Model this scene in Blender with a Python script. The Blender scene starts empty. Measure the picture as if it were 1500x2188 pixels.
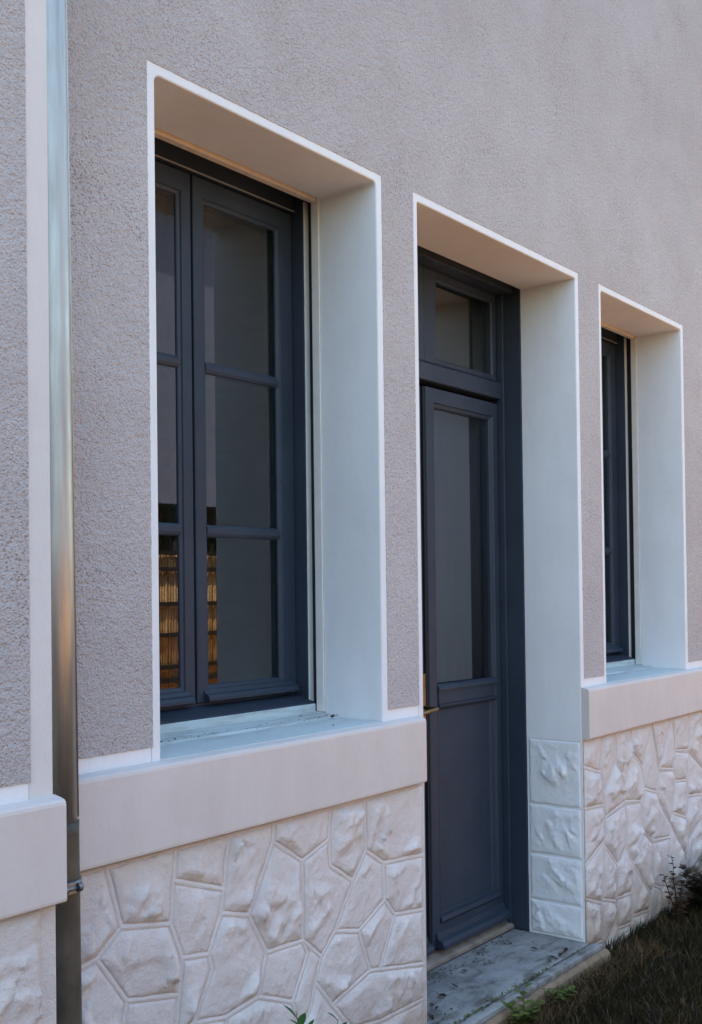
import bpy, bmesh, math, random
import numpy as np
from mathutils import Vector, Matrix, noise
from mathutils.geometry import delaunay_2d_cdt

S = bpy.context.scene
COL = S.collection
rad = math.radians

# ------------------------------------------------------------------ camera
cd = bpy.data.cameras.new('camera')
cam = bpy.data.objects.new('camera', cd)
COL.objects.link(cam)
R_ = Vector((0.6117462, -0.7909618, -0.0120767))
U_ = Vector((-0.0040272, -0.0183804, 0.9998230))
F_ = Vector((0.7910438, 0.6115893, 0.0144295))
cam.matrix_world = Matrix(((R_.x, U_.x, -F_.x, 0.0),
                           (R_.y, U_.y, -F_.y, -1.80695),
                           (R_.z, U_.z, -F_.z, 1.3),
                           (0, 0, 0, 1)))
cd.sensor_width = 36.0
cd.lens = 36.0 * 2342.02 / 2188.0
cd.shift_y = (1229.526 - 1094.0) / 2188.0
cd.clip_start = 0.02
cd.clip_end = 3000.0
S.camera = cam

# ------------------------------------------------------------------ sky, sun, exposure
SUN_EL = 57.0
SUN_ROT = -68.0     # behind the house, to the left
W = bpy.data.worlds.new('World')
S.world = W
W.use_nodes = True
wn = W.node_tree
sky = wn.nodes.new('ShaderNodeTexSky')
sky.sky_type = 'NISHITA'
sky.sun_disc = False
sky.sun_elevation = rad(SUN_EL)
sky.sun_rotation = rad(SUN_ROT)
sky.air_density = 1.8
sky.dust_density = 1.0
sky.ozone_density = 4.0
bg = wn.nodes['Background']
bg.inputs['Strength'].default_value = 0.12
wn.links.new(sky.outputs['Color'], bg.inputs['Color'])

sl = bpy.data.lights.new('sun', 'SUN')
sl.energy = 3.0
sl.angle = rad(0.5)
sl.color = (1.0, 0.93, 0.82)
so = bpy.data.objects.new('sun', sl)
COL.objects.link(so)
so.location = (-8, 10, 15)
so.rotation_euler = Vector((-math.sin(rad(SUN_ROT)) * math.cos(rad(SUN_EL)), -math.cos(rad(SUN_ROT)) * math.cos(rad(SUN_EL)), -math.sin(rad(SUN_EL)))).to_track_quat('-Z', 'Y').to_euler()

S.view_settings.view_transform = 'Standard'
S.view_settings.look = 'None'
S.view_settings.gamma = 1.0
S.view_settings.exposure = 1.93
S.view_settings.use_curve_mapping = False
try:
    S.cycles.max_bounces = 12
    S.cycles.diffuse_bounces = 6
    S.cycles.transparent_max_bounces = 16
    S.cycles.caustics_reflective = False
    S.cycles.caustics_refractive = False
except Exception:
    pass

# ------------------------------------------------------------------ materials
def new_mat(name):
    m = bpy.data.materials.new(name)
    m.use_nodes = True
    n = m.node_tree
    b = n.nodes['Principled BSDF']
    return m, n, b

def coord(n, scale=(1, 1, 1)):
    t = n.nodes.new('ShaderNodeTexCoord')
    mp = n.nodes.new('ShaderNodeMapping')
    mp.inputs['Scale'].default_value = scale
    n.links.new(t.outputs['Object'], mp.inputs['Vector'])
    return mp.outputs['Vector']

def noise_tex(n, vec, scale, detail=4, rough=0.55, dist=0.0):
    t = n.nodes.new('ShaderNodeTexNoise')
    t.inputs['Scale'].default_value = scale
    t.inputs['Detail'].default_value = detail
    t.inputs['Roughness'].default_value = rough
    t.inputs['Distortion'].default_value = dist
    n.links.new(vec, t.inputs['Vector'])
    return t.outputs['Fac']

def ramp(n, fac, stops):
    r = n.nodes.new('ShaderNodeValToRGB')
    while len(r.color_ramp.elements) < len(stops):
        r.color_ramp.elements.new(0.5)
    for e, (p, c) in zip(r.color_ramp.elements, stops):
        e.position = p
        e.color = (c[0], c[1], c[2], 1) if len(c) == 3 else c
    n.links.new(fac, r.inputs['Fac'])
    return r.outputs['Color']

def mixc(n, fac, a, b, mode='MIX'):
    m = n.nodes.new('ShaderNodeMix')
    m.data_type = 'RGBA'
    m.blend_type = mode
    for sock, v in ((m.inputs[0], fac), (m.inputs[6], a), (m.inputs[7], b)):
        if isinstance(v, (int, float)):
            sock.default_value = v
        elif isinstance(v, tuple):
            sock.default_value = (v[0], v[1], v[2], 1)
        else:
            n.links.new(v, sock)
    return m.outputs[2]

def math_(n, op, a, b=0.0):
    m = n.nodes.new('ShaderNodeMath')
    m.operation = op
    for sock, v in ((m.inputs[0], a), (m.inputs[1], b)):
        if isinstance(v, (int, float)):
            sock.default_value = v
        else:
            n.links.new(v, sock)
    return m.outputs[0]

def bump(n, b, h, strength, dist, prev=None):
    k = n.nodes.new('ShaderNodeBump')
    k.inputs['Strength'].default_value = strength
    k.inputs['Distance'].default_value = dist
    n.links.new(h, k.inputs['Height'])
    if prev is not None:
        n.links.new(prev, k.inputs['Normal'])
    n.links.new(k.outputs['Normal'], b.inputs['Normal'])
    return k.outputs['Normal']

def plain(name, col, rough=0.6, var=0.12, scale=9.0, bs=0.15, bscale=120.0, bd=0.002, metal=0.0, spec=0.4):
    m, n, b = new_mat(name)
    v = coord(n)
    f = noise_tex(n, v, scale, 5, 0.6)
    lo = tuple(c * (1 - var) for c in col)
    hi = tuple(min(1, c * (1 + var)) for c in col)
    n.links.new(ramp(n, f, [(0.3, lo), (0.7, hi)]), b.inputs['Base Color'])
    b.inputs['Roughness'].default_value = rough
    b.inputs['Metallic'].default_value = metal
    b.inputs['Specular IOR Level'].default_value = spec
    if bs > 0:
        bump(n, b, noise_tex(n, v, bscale, 3, 0.6), bs, bd)
    return m

def roughcast_mat():
    m, n, b = new_mat('roughcast_render')
    v = coord(n)
    big = noise_tex(n, v, 1.3, 4, 0.6)
    vo = n.nodes.new('ShaderNodeTexVoronoi')
    vo.feature = 'SMOOTH_F1'
    vo.inputs['Scale'].default_value = 190.0
    vo.inputs['Smoothness'].default_value = 0.4
    n.links.new(v, vo.inputs['Vector'])
    fine = noise_tex(n, coord(n, (1.0, 1.0, 1.5)), 185.0, 4, 0.65)
    lump = noise_tex(n, v, 70.0, 3, 0.6)
    base = ramp(n, big, [(0.3, (0.52, 0.475, 0.465)), (0.7, (0.59, 0.562, 0.556))])
    patch = ramp(n, noise_tex(n, v, 6.0, 5, 0.65, 0.4), [(0.35, (0.93, 0.91, 0.90)), (0.65, (1.0, 1.0, 1.0))])
    base = mixc(n, 0.8, base, patch, 'MULTIPLY')
    grit = ramp(n, fine, [(0.30, (0.50, 0.45, 0.43)), (0.46, (1.0, 1.0, 1.0))])  # shade in the low spots between grains, put into the colour
    base = mixc(n, 0.5, base, grit, 'MULTIPLY')
    # painted shade of sparse pinholes between the sand grains, gathered in loose patches
    pv = n.nodes.new('ShaderNodeTexVoronoi')
    pv.inputs['Scale'].default_value = 115.0
    n.links.new(coord(n, (1.0, 1.0, 1.3)), pv.inputs['Vector'])
    where = noise_tex(n, v, 4.0, 4, 0.6)
    rad_ = math_(n, 'MULTIPLY', math_(n, 'SUBTRACT', where, 0.26), 0.95)
    hole = math_(n, 'SUBTRACT', pv.outputs['Distance'], rad_)
    hole_shade = ramp(n, math_(n, 'ADD', hole, 0.12), [(0.0, (0.42, 0.34, 0.31)), (0.16, (1.0, 1.0, 1.0))])
    base = mixc(n, 0.6, base, hole_shade, 'MULTIPLY')
    n.links.new(base, b.inputs['Base Color'])
    b.inputs['Roughness'].default_value = 0.95
    b.inputs['Specular IOR Level'].default_value = 0.15
    h = math_(n, 'SUBTRACT', 1.0, vo.outputs['Distance'])
    h2 = math_(n, 'ADD', math_(n, 'MULTIPLY', h, 0.5), math_(n, 'MULTIPLY', fine, 0.8))
    h3 = math_(n, 'ADD', h2, math_(n, 'MULTIPLY', lump, 1.6))
    bump(n, b, h3, 1.0, 0.0062)
    return m

def paint_mat(name, col, grime=0.0, bs=0.25):
    """smooth masonry paint with faint trowel marks and a few stains"""
    m, n, b = new_mat(name)
    v = coord(n)
    f = noise_tex(n, v, 3.0, 5, 0.6)
    lo = tuple(c * 0.93 for c in col)
    base = ramp(n, f, [(0.3, lo), (0.7, col)])
    drift = ramp(n, noise_tex(n, coord(n, (2.2, 2.2, 0.7)), 4.0, 6, 0.7, 0.5), [(0.36, (0.90, 0.885, 0.865)), (0.60, (1, 1, 1))])
    base = mixc(n, 0.45, base, drift, 'MULTIPLY')
    sp = noise_tex(n, v, 34.0, 5, 0.75, 0.4)
    spots = ramp(n, sp, [(0.66, (1, 1, 1)), (0.80, (0.80, 0.77, 0.72))])
    base = mixc(n, 0.6, base, spots, 'MULTIPLY')
    if grime > 0:
        vs = coord(n, (1.0, 9.0, 9.0))
        g = noise_tex(n, vs, 7.0, 6, 0.7, 0.6)
        gr = ramp(n, g, [(0.46, (1, 1, 1)), (0.62, (0.52, 0.47, 0.42))])
        t2 = n.nodes.new('ShaderNodeTexCoord')
        sp2 = n.nodes.new('ShaderNodeSeparateXYZ')
        n.links.new(t2.outputs['Object'], sp2.inputs[0])
        back = ramp(n, math_(n, 'ADD', sp2.outputs['Y'], math_(n, 'MULTIPLY', sp, 0.06)), [(0.13, (0.08,) * 3), (0.19, (grime,) * 3)])
        base = mixc(n, back, base, gr, 'MULTIPLY')
    n.links.new(base, b.inputs['Base Color'])
    b.inputs['Roughness'].default_value = 0.7
    b.inputs['Specular IOR Level'].default_value = 0.3
    t = noise_tex(n, coord(n, (1.0, 1.0, 0.55)), 32.0, 6, 0.68, 0.3)
    n1 = bump(n, b, t, bs * 1.4, 0.0040)
    bump(n, b, noise_tex(n, v, 260.0, 2, 0.5), bs * 0.6, 0.0008, n1)
    return m

def stone_paint_mat():
    m, n, b = new_mat('painted_stone')
    v = coord(n)
    f = noise_tex(n, v, 4.0, 5, 0.65)
    base = ramp(n, f, [(0.3, (0.68, 0.61, 0.565)), (0.7, (0.77, 0.71, 0.665))])
    # splash dirt near the ground: real soil stain, has its own ragged edge
    t = n.nodes.new('ShaderNodeTexCoord')
    sx = n.nodes.new('ShaderNodeSeparateXYZ')
    n.links.new(t.outputs['Object'], sx.inputs[0])
    e = noise_tex(n, v, 9.0, 6, 0.7, 0.5)
    k = math_(n, 'ADD', sx.outputs['Z'], math_(n, 'MULTIPLY', math_(n, 'SUBTRACT', e, 0.5), 0.5))
    d = ramp(n, k, [(0.0, (0.66, 0.53, 0.40)), (0.24, (1, 1, 1))])
    base = mixc(n, 0.8, base, d, 'MULTIPLY')
    sp = noise_tex(n, v, 60.0, 5, 0.75, 0.4)
    spots = ramp(n, sp, [(0.64, (1, 1, 1)), (0.80, (0.74, 0.68, 0.60))])
    base = mixc(n, 0.7, base, spots, 'MULTIPLY')
    n.links.new(base, b.inputs['Base Color'])
    b.inputs['Roughness'].default_value = 0.75
    b.inputs['Specular IOR Level'].default_value = 0.3
    n1 = bump(n, b, noise_tex(n, v, 60.0, 7, 0.75, 0.3), 0.9, 0.0065)
    bump(n, b, noise_tex(n, v, 320.0, 3, 0.6), 0.35, 0.0010, n1)
    return m

def joinery_mat():
    """anthracite blue-grey satin paint on timber"""
    m, n, b = new_mat('anthracite_paint')
    v = coord(n, (40, 40, 3))
    f = noise_tex(n, coord(n), 6.0, 5, 0.6)
    base = ramp(n, f, [(0.3, (0.024, 0.034, 0.051)), (0.7, (0.033, 0.044, 0.064))])
    sp = noise_tex(n, coord(n), 90.0, 4, 0.8, 0.3)
    base = mixc(n, ramp(n, sp, [(0.70, (0, 0, 0)), (0.84, (0.5, 0.5, 0.5))]), base, (0.16, 0.15, 0.14))
    n.links.new(base, b.inputs['Base Color'])
    r = ramp(n, noise_tex(n, coord(n), 14.0, 4, 0.6), [(0.3, (0.42,) * 3), (0.7, (0.55,) * 3)])
    n.links.new(r, b.inputs['Roughness'])
    b.inputs['Specular IOR Level'].default_value = 0.38
    bump(n, b, noise_tex(n, v, 5.0, 4, 0.6), 0.12, 0.0012)
    return m

def glass_mat():
    m = bpy.data.materials.new('window_glass')
    m.use_nodes = True
    n = m.node_tree
    n.nodes.remove(n.nodes['Principled BSDF'])
    out = n.nodes['Material Output']
    tr = n.nodes.new('ShaderNodeBsdfTransparent')
    tr.inputs['Color'].default_value = (0.80, 0.83, 0.82, 1)
    gl = n.nodes.new('ShaderNodeBsdfGlossy')
    gl.inputs['Roughness'].default_value = 0.0
    gl.inputs['Color'].default_value = (0.95, 0.97, 1.0, 1)
    fr = n.nodes.new('ShaderNodeFresnel')
    fr.inputs['IOR'].default_value = 1.5
    ge = n.nodes.new('ShaderNodeNewGeometry')
    inv = math_(n, 'SUBTRACT', 1.0, ge.outputs['Backfacing'])
    fac = math_(n, 'MINIMUM', math_(n, 'MULTIPLY', math_(n, 'MULTIPLY', fr.outputs[0], 2.1), inv), 1.0)
    mx = n.nodes.new('ShaderNodeMixShader')
    n.links.new(fac, mx.inputs[0])
    n.links.new(tr.outputs[0], mx.inputs[1])
    n.links.new(gl.outputs[0], mx.inputs[2])
    n.links.new(mx.outputs[0], out.inputs[0])
    return m

def zinc_mat(name, col, rough, streak):
    m, n, b = new_mat(name)
    f = noise_tex(n, coord(n, (30, 30, 1.2)), 3.0, 5, 0.6)
    lo = tuple(c * (1 - streak) for c in col)
    n.links.new(ramp(n, f, [(0.3, lo), (0.7, col)]), b.inputs['Base Color'])
    b.inputs['Metallic'].default_value = 0.80
    r = ramp(n, noise_tex(n, coord(n, (8, 8, 2)), 5.0, 4, 0.6), [(0.3, (rough * 0.8,) * 3), (0.7, (rough * 1.25,) * 3)])
    n.links.new(r, b.inputs['Roughness'])
    bump(n, b, noise_tex(n, coord(n), 18.0, 3, 0.5), 0.08, 0.003)
    return m

def slab_mat():
    m, n, b = new_mat('weathered_concrete')
    v = coord(n)
    f = noise_tex(n, v, 7.0, 6, 0.7, 0.3)
    base = ramp(n, f, [(0.28, (0.10, 0.095, 0.085)), (0.48, (0.25, 0.24, 0.225)), (0.72, (0.36, 0.35, 0.33))])
    sp = noise_tex(n, v, 55.0, 5, 0.8, 0.4)
    spots = ramp(n, sp, [(0.60, (1, 1, 1)), (0.72, (0.30, 0.27, 0.24))])
    base = mixc(n, 0.8, base, spots, 'MULTIPLY')
    n.links.new(base, b.inputs['Base Color'])
    blot = ramp(n, noise_tex(n, coord(n, (3.0, 7.0, 3.0)), 2.2, 6, 0.7, 0.8), [(0.50, (1, 1, 1)), (0.63, (0.42, 0.38, 0.30))])
    base = mixc(n, 0.8, base, blot, 'MULTIPLY')
    n.links.new(base, b.inputs['Base Color'])
    b.inputs['Roughness'].default_value = 0.85
    n1 = bump(n, b, noise_tex(n, v, 30.0, 6, 0.7), 0.5, 0.006)
    bump(n, b, noise_tex(n, v, 240.0, 3, 0.6), 0.4, 0.0015, n1)
    return m

def soil_mat():
    m, n, b = new_mat('dark_soil')
    v = coord(n)
    f = noise_tex(n, v, 14.0, 6, 0.7)
    n.links.new(ramp(n, f, [(0.3, (0.010, 0.009, 0.007)), (0.7, (0.032, 0.026, 0.018))]), b.inputs['Base Color'])
    b.inputs['Roughness'].default_value = 1.0
    bump(n, b, f, 0.8, 0.03)
    return m

def leaf_mat(name, c0, c1, trans=0.25):
    m, n, b = new_mat(name)
    f = noise_tex(n, coord(n), 22.0, 3, 0.6)
    c = ramp(n, f, [(0.3, c0), (0.7, c1)])
    n.links.new(c, b.inputs['Base Color'])
    b.inputs['Roughness'].default_value = 0.65
    b.inputs['Specular IOR Level'].default_value = 0.12
    t = n.nodes.new('ShaderNodeBsdfTranslucent')
    n.links.new(c, t.inputs['Color'])
    mx = n.nodes.new('ShaderNodeMixShader')
    mx.inputs[0].default_value = trans
    n.links.new(b.outputs[0], mx.inputs[1])
    n.links.new(t.outputs[0], mx.inputs[2])
    n.links.new(mx.outputs[0], n.nodes['Material Output'].inputs[0])
    return m

M = {
    'roughcast': roughcast_mat(),
    'white': paint_mat('white_masonry_paint', (0.785, 0.79, 0.80)),
    'white_rough': paint_mat('white_paint_on_rough_stone', (0.785, 0.785, 0.79), 0.0, 0.75),
    'quoin': paint_mat('quoin_paint', (0.68, 0.645, 0.625), 0.0, 0.4),
    'band': paint_mat('bounce_warmed_band_paint', (0.65, 0.585, 0.545), 0.0, 0.35),  # cream with some warm ground bounce put into the colour
    'sill': paint_mat('skylit_sill_paint', (0.57, 0.63, 0.62), 0.55, 0.4),  # white sill with the cyan sky light put into its colour
    'stone': stone_paint_mat(),
    'joinery': joinery_mat(),
    'glass': glass_mat(),
    'alu': plain('white_aluminium', (0.72, 0.70, 0.66), 0.45, 0.05, 20, 0.05),
    'grey_bead': plain('grey_bead', (0.30, 0.29, 0.27), 0.5, 0.1, 20, 0.0),
    'curtain': plain('grey_net_curtain', (0.045, 0.040, 0.052), 0.9, 0.08, 12, 0.0),
    'lip': plain('cream_timber', (0.70, 0.60, 0.48), 0.6, 0.12, 30, 0.2),
    'black': plain('void_black', (0.012, 0.012, 0.014), 0.7, 0.1, 20, 0.0),  # black painted in for the shade inside slots, box and gap
    'zinc': zinc_mat('zinc_sheet', (0.52, 0.51, 0.48), 0.44, 0.28),
    'dark_pipe': plain('weathered_pipe', (0.080, 0.074, 0.060), 0.55, 0.35, 12, 0.3, 60, 0.003, 0.3),
    'steel': plain('galvanised_steel', (0.20, 0.21, 0.22), 0.45, 0.2, 30, 0.1, 90, 0.001, 0.9),
    'brass': plain('tarnished_brass', (0.26, 0.18, 0.085), 0.45, 0.25, 40, 0.1, 120, 0.0008, 1.0),
    'slab': slab_mat(),
    'kerb': plain('sandy_mortar', (0.24, 0.165, 0.10), 0.9, 0.3, 14, 0.6, 60, 0.006),
    'weather_bar': plain('dirty_oak_bar', (0.24, 0.19, 0.14), 0.7, 0.35, 20, 0.3, 60, 0.002),
    'soil': soil_mat(),
    'gravel': plain('ochre_gravel', (0.46, 0.25, 0.12), 0.95, 0.25, 30, 0.8, 90, 0.01),  # ochre deepened so the unseen yard throws warmer light
    'grey_render': plain('grey_render', (0.33, 0.35, 0.43), 0.9, 0.06, 3, 0.2),
    'room': plain('room_plaster', (0.30, 0.27, 0.25), 0.9, 0.1, 4, 0.0),
    'roof': plain('clay_roof', (0.30, 0.13, 0.08), 0.8, 0.3, 12, 0.4),
    'grass': leaf_mat('dark_grass', (0.018, 0.015, 0.006), (0.050, 0.039, 0.015)),
    'straw': leaf_mat('dry_grass', (0.07, 0.043, 0.020), (0.17, 0.105, 0.05), 0.1),
    'leaf': leaf_mat('green_leaf', (0.022, 0.075, 0.018), (0.055, 0.14, 0.035)),
    'weed': leaf_mat('weed_leaf', (0.07, 0.10, 0.022), (0.16, 0.19, 0.045)),
    'dead': leaf_mat('dead_leaf', (0.030, 0.016, 0.010), (0.085, 0.045, 0.026), 0.05),
    'bush': leaf_mat('shrub_leaf', (0.020, 0.020, 0.012), (0.060, 0.045, 0.026), 0.1),
    'stem': plain('plant_stem', (0.05, 0.04, 0.025), 0.8, 0.3, 40, 0.0),
    'bamboo': plain('bamboo_cane', (0.70, 0.40, 0.16), 0.5, 0.35, 8, 0.1),
    'batten': plain('fence_batten', (0.05, 0.04, 0.03), 0.8, 0.3, 20, 0.1),
    'hedge': leaf_mat('hedge_leaf', (0.014, 0.022, 0.010), (0.035, 0.045, 0.018)),
}

# ------------------------------------------------------------------ mesh helpers
class MB:
    def __init__(self):
        self.bm = bmesh.new()

    def box(self, x0, x1, y0, y1, z0, z1, bev=0.0, seg=2):
        b = self.bm
        vs = [b.verts.new((x, y, z)) for x in (x0, x1) for y in (y0, y1) for z in (z0, z1)]
        fs = []
        for q in ((0, 1, 3, 2), (4, 6, 7, 5), (0, 4, 5, 1), (2, 3, 7, 6), (0, 2, 6, 4), (1, 5, 7, 3)):
            fs.append(b.faces.new([vs[i] for i in q]))
        if bev > 0:
            es = list({e for f in fs for e in f.edges})
            bmesh.ops.bevel(b, geom=es, offset=bev, segments=seg, profile=0.5, affect='EDGES')
        return self

    def prism_x(self, prof, x0, x1, bev=0.0):
        """profile of (y,z) points swept along x"""
        b = self.bm
        A = [b.verts.new((x0, y, z)) for y, z in prof]
        B = [b.verts.new((x1, y, z)) for y, z in prof]
        n = len(prof)
        fs = [b.faces.new(A), b.faces.new(B[::-1])]
        for i in range(n):
            j = (i + 1) % n
            fs.append(b.faces.new((A[j], A[i], B[i], B[j])))
        if bev > 0:
            es = list({e for f in fs for e in f.edges})
            bmesh.ops.bevel(b, geom=es, offset=bev, segments=2, profile=0.5, affect='EDGES')
        return self

    def prism_z(self, prof, z0, z1, bev=0.0):
        b = self.bm
        A = [b.verts.new((x, y, z0)) for x, y in prof]
        B = [b.verts.new((x, y, z1)) for x, y in prof]
        n = len(prof)
        fs = [b.faces.new(A[::-1]), b.faces.new(B)]
        for i in range(n):
            j = (i + 1) % n
            fs.append(b.faces.new((A[i], A[j], B[j], B[i])))
        if bev > 0:
            es = list({e for f in fs for e in f.edges})
            bmesh.ops.bevel(b, geom=es, offset=bev, segments=2, profile=0.5, affect='EDGES')
        return self

    def ring(self, x0, x1, z0, z1, l, r, b_, t, yf, yb, ch=0.012, rec=0.010, arris=0.003):
        """timber frame in the xz plane, front at yf, with a chamfered inner moulding"""
        b = self.bm
        def rect(a, d, e, f, y):
            return [b.verts.new((a, y, e)), b.verts.new((d, y, e)), b.verts.new((d, y, f)), b.verts.new((a, y, f))]
        X0, X1, Z0, Z1 = x0 + l, x1 - r, z0 + b_, z1 - t
        loops = [rect(x0, x1, z0, z1, yb),
                 rect(x0, x1, z0, z1, yf + arris),
                 rect(x0 + arris, x1 - arris, z0 + arris, z1 - arris, yf),
                 rect(X0 - ch, X1 + ch, Z0 - ch, Z1 + ch, yf),
                 rect(X0 - ch * 0.8, X1 + ch * 0.8, Z0 - ch * 0.8, Z1 + ch * 0.8, yf + rec * 0.45),
                 rect(X0 - ch * 0.15, X1 + ch * 0.15, Z0 - ch * 0.15, Z1 + ch * 0.15, yf + rec * 0.75),
                 rect(X0, X1, Z0, Z1, yf + rec),
                 rect(X0, X1, Z0, Z1, yb)]
        n = len(loops)
        for k in range(n):
            A, B = loops[k], loops[(k + 1) % n]
            for i in range(4):
                j = (i + 1) % 4
                b.faces.new((A[i], A[j], B[j], B[i]))
        return self

    def tube(self, pts, rs, seg=12, cap=True):
        b = self.bm
        rings = []
        for i, p in enumerate(pts):
            p = Vector(p)
            d = (Vector(pts[min(i + 1, len(pts) - 1)]) - Vector(pts[max(i - 1, 0)])).normalized()
            a = d.orthogonal().normalized()
            if abs(d.z) > 0.9:
                a = Vector((1, 0, 0)) - d * d.x
                a.normalize()
            c = d.cross(a)
            r = rs[i] if isinstance(rs, (list, tuple)) else rs
            rings.append([b.verts.new(p + a * (r * math.cos(2 * math.pi * k / seg)) + c * (r * math.sin(2 * math.pi * k / seg))) for k in range(seg)])
        for A, B in zip(rings, rings[1:]):
            for k in range(seg):
                j = (k + 1) % seg
                f = b.faces.new((A[k], A[j], B[j], B[k]))
                f.smooth = True
        if cap:
            b.faces.new(rings[0][::-1])
            b.faces.new(rings[-1])
        return self

    def mesh(self, name, mat):
        bmesh.ops.recalc_face_normals(self.bm, faces=self.bm.faces[:])
        me = bpy.data.meshes.new(name)
        self.bm.to_mesh(me)
        self.bm.free()
        if mat is not None:
            me.materials.append(mat)
        return me

def link(o, parent=None):
    COL.objects.link(o)
    if parent is not None:
        o.parent = parent
        p, off = parent, Vector((0, 0, 0))
        while p is not None:
            off += p.location
            p = p.parent
        o.location = -off          # mesh data is kept in world metres
    return o

def part(name, mb, mat, parent=None, smooth=False, label=None):
    me = mb.mesh(name, mat) if isinstance(mb, MB) else mb
    if smooth:
        for p in me.polygons:
            p.use_smooth = True
    o = bpy.data.objects.new(name, me)
    if label:
        o['label'] = label
    return link(o, parent)

def thing(name, loc, label, cat, group=None):
    o = bpy.data.objects.new(name, None)
    o.empty_display_size = 0.2
    COL.objects.link(o)
    o.location = loc
    o['label'] = label
    o['category'] = cat
    if group:
        o['group'] = group
    return o

def subempty(name, loc, parent, label=None):
    o = bpy.data.objects.new(name, None)
    o.empty_display_size = 0.1
    COL.objects.link(o)
    o.parent = parent
    o.location = Vector(loc) - parent.location
    if label:
        o['label'] = label
    return o

# ------------------------------------------------------------------ main dimensions (metres)
Z_IN = 2.449                       # soffit of all three openings
BZ0, BZ1 = 0.744, 0.930            # plinth band
GZ = -0.075                        # lawn
WX0, WX1 = 1.648, 2.474            # first window
DX0, DX1 = 2.678, 3.715            # door
DW = 2.288                         # first window -> second window
HX0, HX1 = 1.26, 9.0               # main house
EAVE = 5.6
openings = [(WX0, WX1, 0.90, Z_IN), (DX0, DX1, -0.25, Z_IN), (WX0 + DW, WX1 + DW, 0.90, Z_IN),
            (6.30, 7.126, 0.90, Z_IN)]

# ------------------------------------------------------------------ ground
def sheet(name, x0, x1, y0, y1, z, mat, kind='structure', nx=1, ny=1):
    b = bmesh.new()
    vs = [[b.verts.new((x0 + (x1 - x0) * i / nx, y0 + (y1 - y0) * j / ny, z)) for i in range(nx + 1)] for j in range(ny + 1)]
    for j in range(ny):
        for i in range(nx):
            b.faces.new((vs[j][i], vs[j][i + 1], vs[j + 1][i + 1], vs[j + 1][i]))
    me = bpy.data.meshes.new(name)
    b.to_mesh(me)
    b.free()
    me.materials.append(mat)
    o = bpy.data.objects.new(name, me)
    COL.objects.link(o)
    o['kind'] = kind
    return o

sheet('ground', -900, 900, -900, 900, GZ - 0.02, M['soil'])
sheet('bounce_yard', 1.2, 30, -16.0, -1.0, GZ - 0.008, M['gravel'])  # unseen yard, added and shaped to bounce warm light at the front
sheet('lawn_soil', -30, 30, -1.0, 0.30, GZ, M['soil'])

# ------------------------------------------------------------------ the house
house = thing('house', (4.0, 0.0, 0.0), 'house front in pinkish roughcast with white trim, stone plinth, two windows and a door', 'house')

# shell: front wall in two skins round the openings, other walls, inner floor
def wall_with_openings(mb, x0, x1, y0, y1, z0, z1, ops):
    xs = sorted(ops)
    cur = x0
    for a, c, b_, t in xs:
        mb.box(cur, a, y0, y1, z0, z1)
        if b_ > z0 + 0.01:
            mb.box(a, c, y0, y1, z0, b_)
        mb.box(a, c, y0, y1, t, z1)
        cur = c
    mb.box(cur, x1, y0, y1, z0, z1)

mb = MB()
wall_with_openings(mb, HX0, HX1, 0.004, 0.195, -0.3, EAVE, [(a - 0.012, b - -0.012, c - 0.0, d + 0.012) for a, b, c, d in openings])
wall_with_openings(mb, HX0, HX1, 0.195, 0.50, -0.3, EAVE, [(a - 0.09, b + 0.09, c - 0.02 if c > 0.1 else -0.25, d + 0.17) for a, b, c, d in openings])
part('wall', mb, M['white'], house)
mb = MB()
mb.box(HX0, HX0 + 0.3, 0.5, 8.0, -0.3, EAVE).box(HX1 - 0.3, HX1, 0.5, 8.0, -0.3, EAVE).box(HX0, HX1, 8.0, 8.3, -0.3, EAVE)
mb.box(HX0 + 0.3, HX1 - 0.3, 0.5, 8.0, -0.02, 0.02)
mb.box(HX0 + 0.3, HX1 - 0.3, 0.5, 8.0, 2.75, 2.9)
part('side_wall', mb, M['room'], house)
mb = MB()
mb.prism_x([(-0.22, EAVE + 0.002), (-0.22, EAVE + 0.10), (4.15, EAVE + 2.0), (8.5, EAVE + 0.10), (8.5, EAVE + 0.002)], HX0 - 0.02, HX1 + 0.15)
part('roof', mb, M['roof'], house)

# roughcast coat: one layer with ragged edges round the trims
def jitter_edge(p, q, step, amp, rnd):
    L = math.dist(p, q)
    n = max(1, int(L / step))
    out = []
    dx, dz = (q[0] - p[0]) / L, (q[1] - p[1]) / L
    for i in range(n):
        t = i / n
        o = rnd.uniform(-amp, amp) if i else 0
        out.append((p[0] + (q[0] - p[0]) * t - dz * o, p[1] + (q[1] - p[1]) * t + dx * o))
    return out

def coat(outer, holes, y, thick, seed, step=0.007, amp=0.0007):
    rnd = random.Random(seed)
    b = bmesh.new()
    edges = []
    for lp in [outer] + holes:
        pts = []
        for i in range(len(lp)):
            p, q = lp[i], lp[(i + 1) % len(lp)]
            if math.dist(p, q) > 0.02 and max(abs(p[0]), abs(q[0])) < 6 and min(p[1], q[1]) < 3.0:
                pts += jitter_edge(p, q, step, amp, rnd)
            else:
                pts.append(p)
        vs = [b.verts.new((x, y, z)) for x, z in pts]
        for i in range(len(vs)):
            edges.append(b.edges.new((vs[i], vs[(i + 1) % len(vs)])))
    bmesh.ops.triangle_fill(b, use_beauty=True, use_dissolve=False, edges=edges)
    r = bmesh.ops.extrude_face_region(b, geom=b.faces[:])
    bmesh.ops.translate(b, verts=[v for v in r['geom'] if isinstance(v, bmesh.types.BMVert)], vec=(0, thick, 0))
    bmesh.ops.recalc_face_normals(b, faces=b.faces[:])
    me = bpy.data.meshes.new('roughcast_coat')
    b.to_mesh(me)
    b.free()
    me.materials.append(M['roughcast'])
    return me

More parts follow.
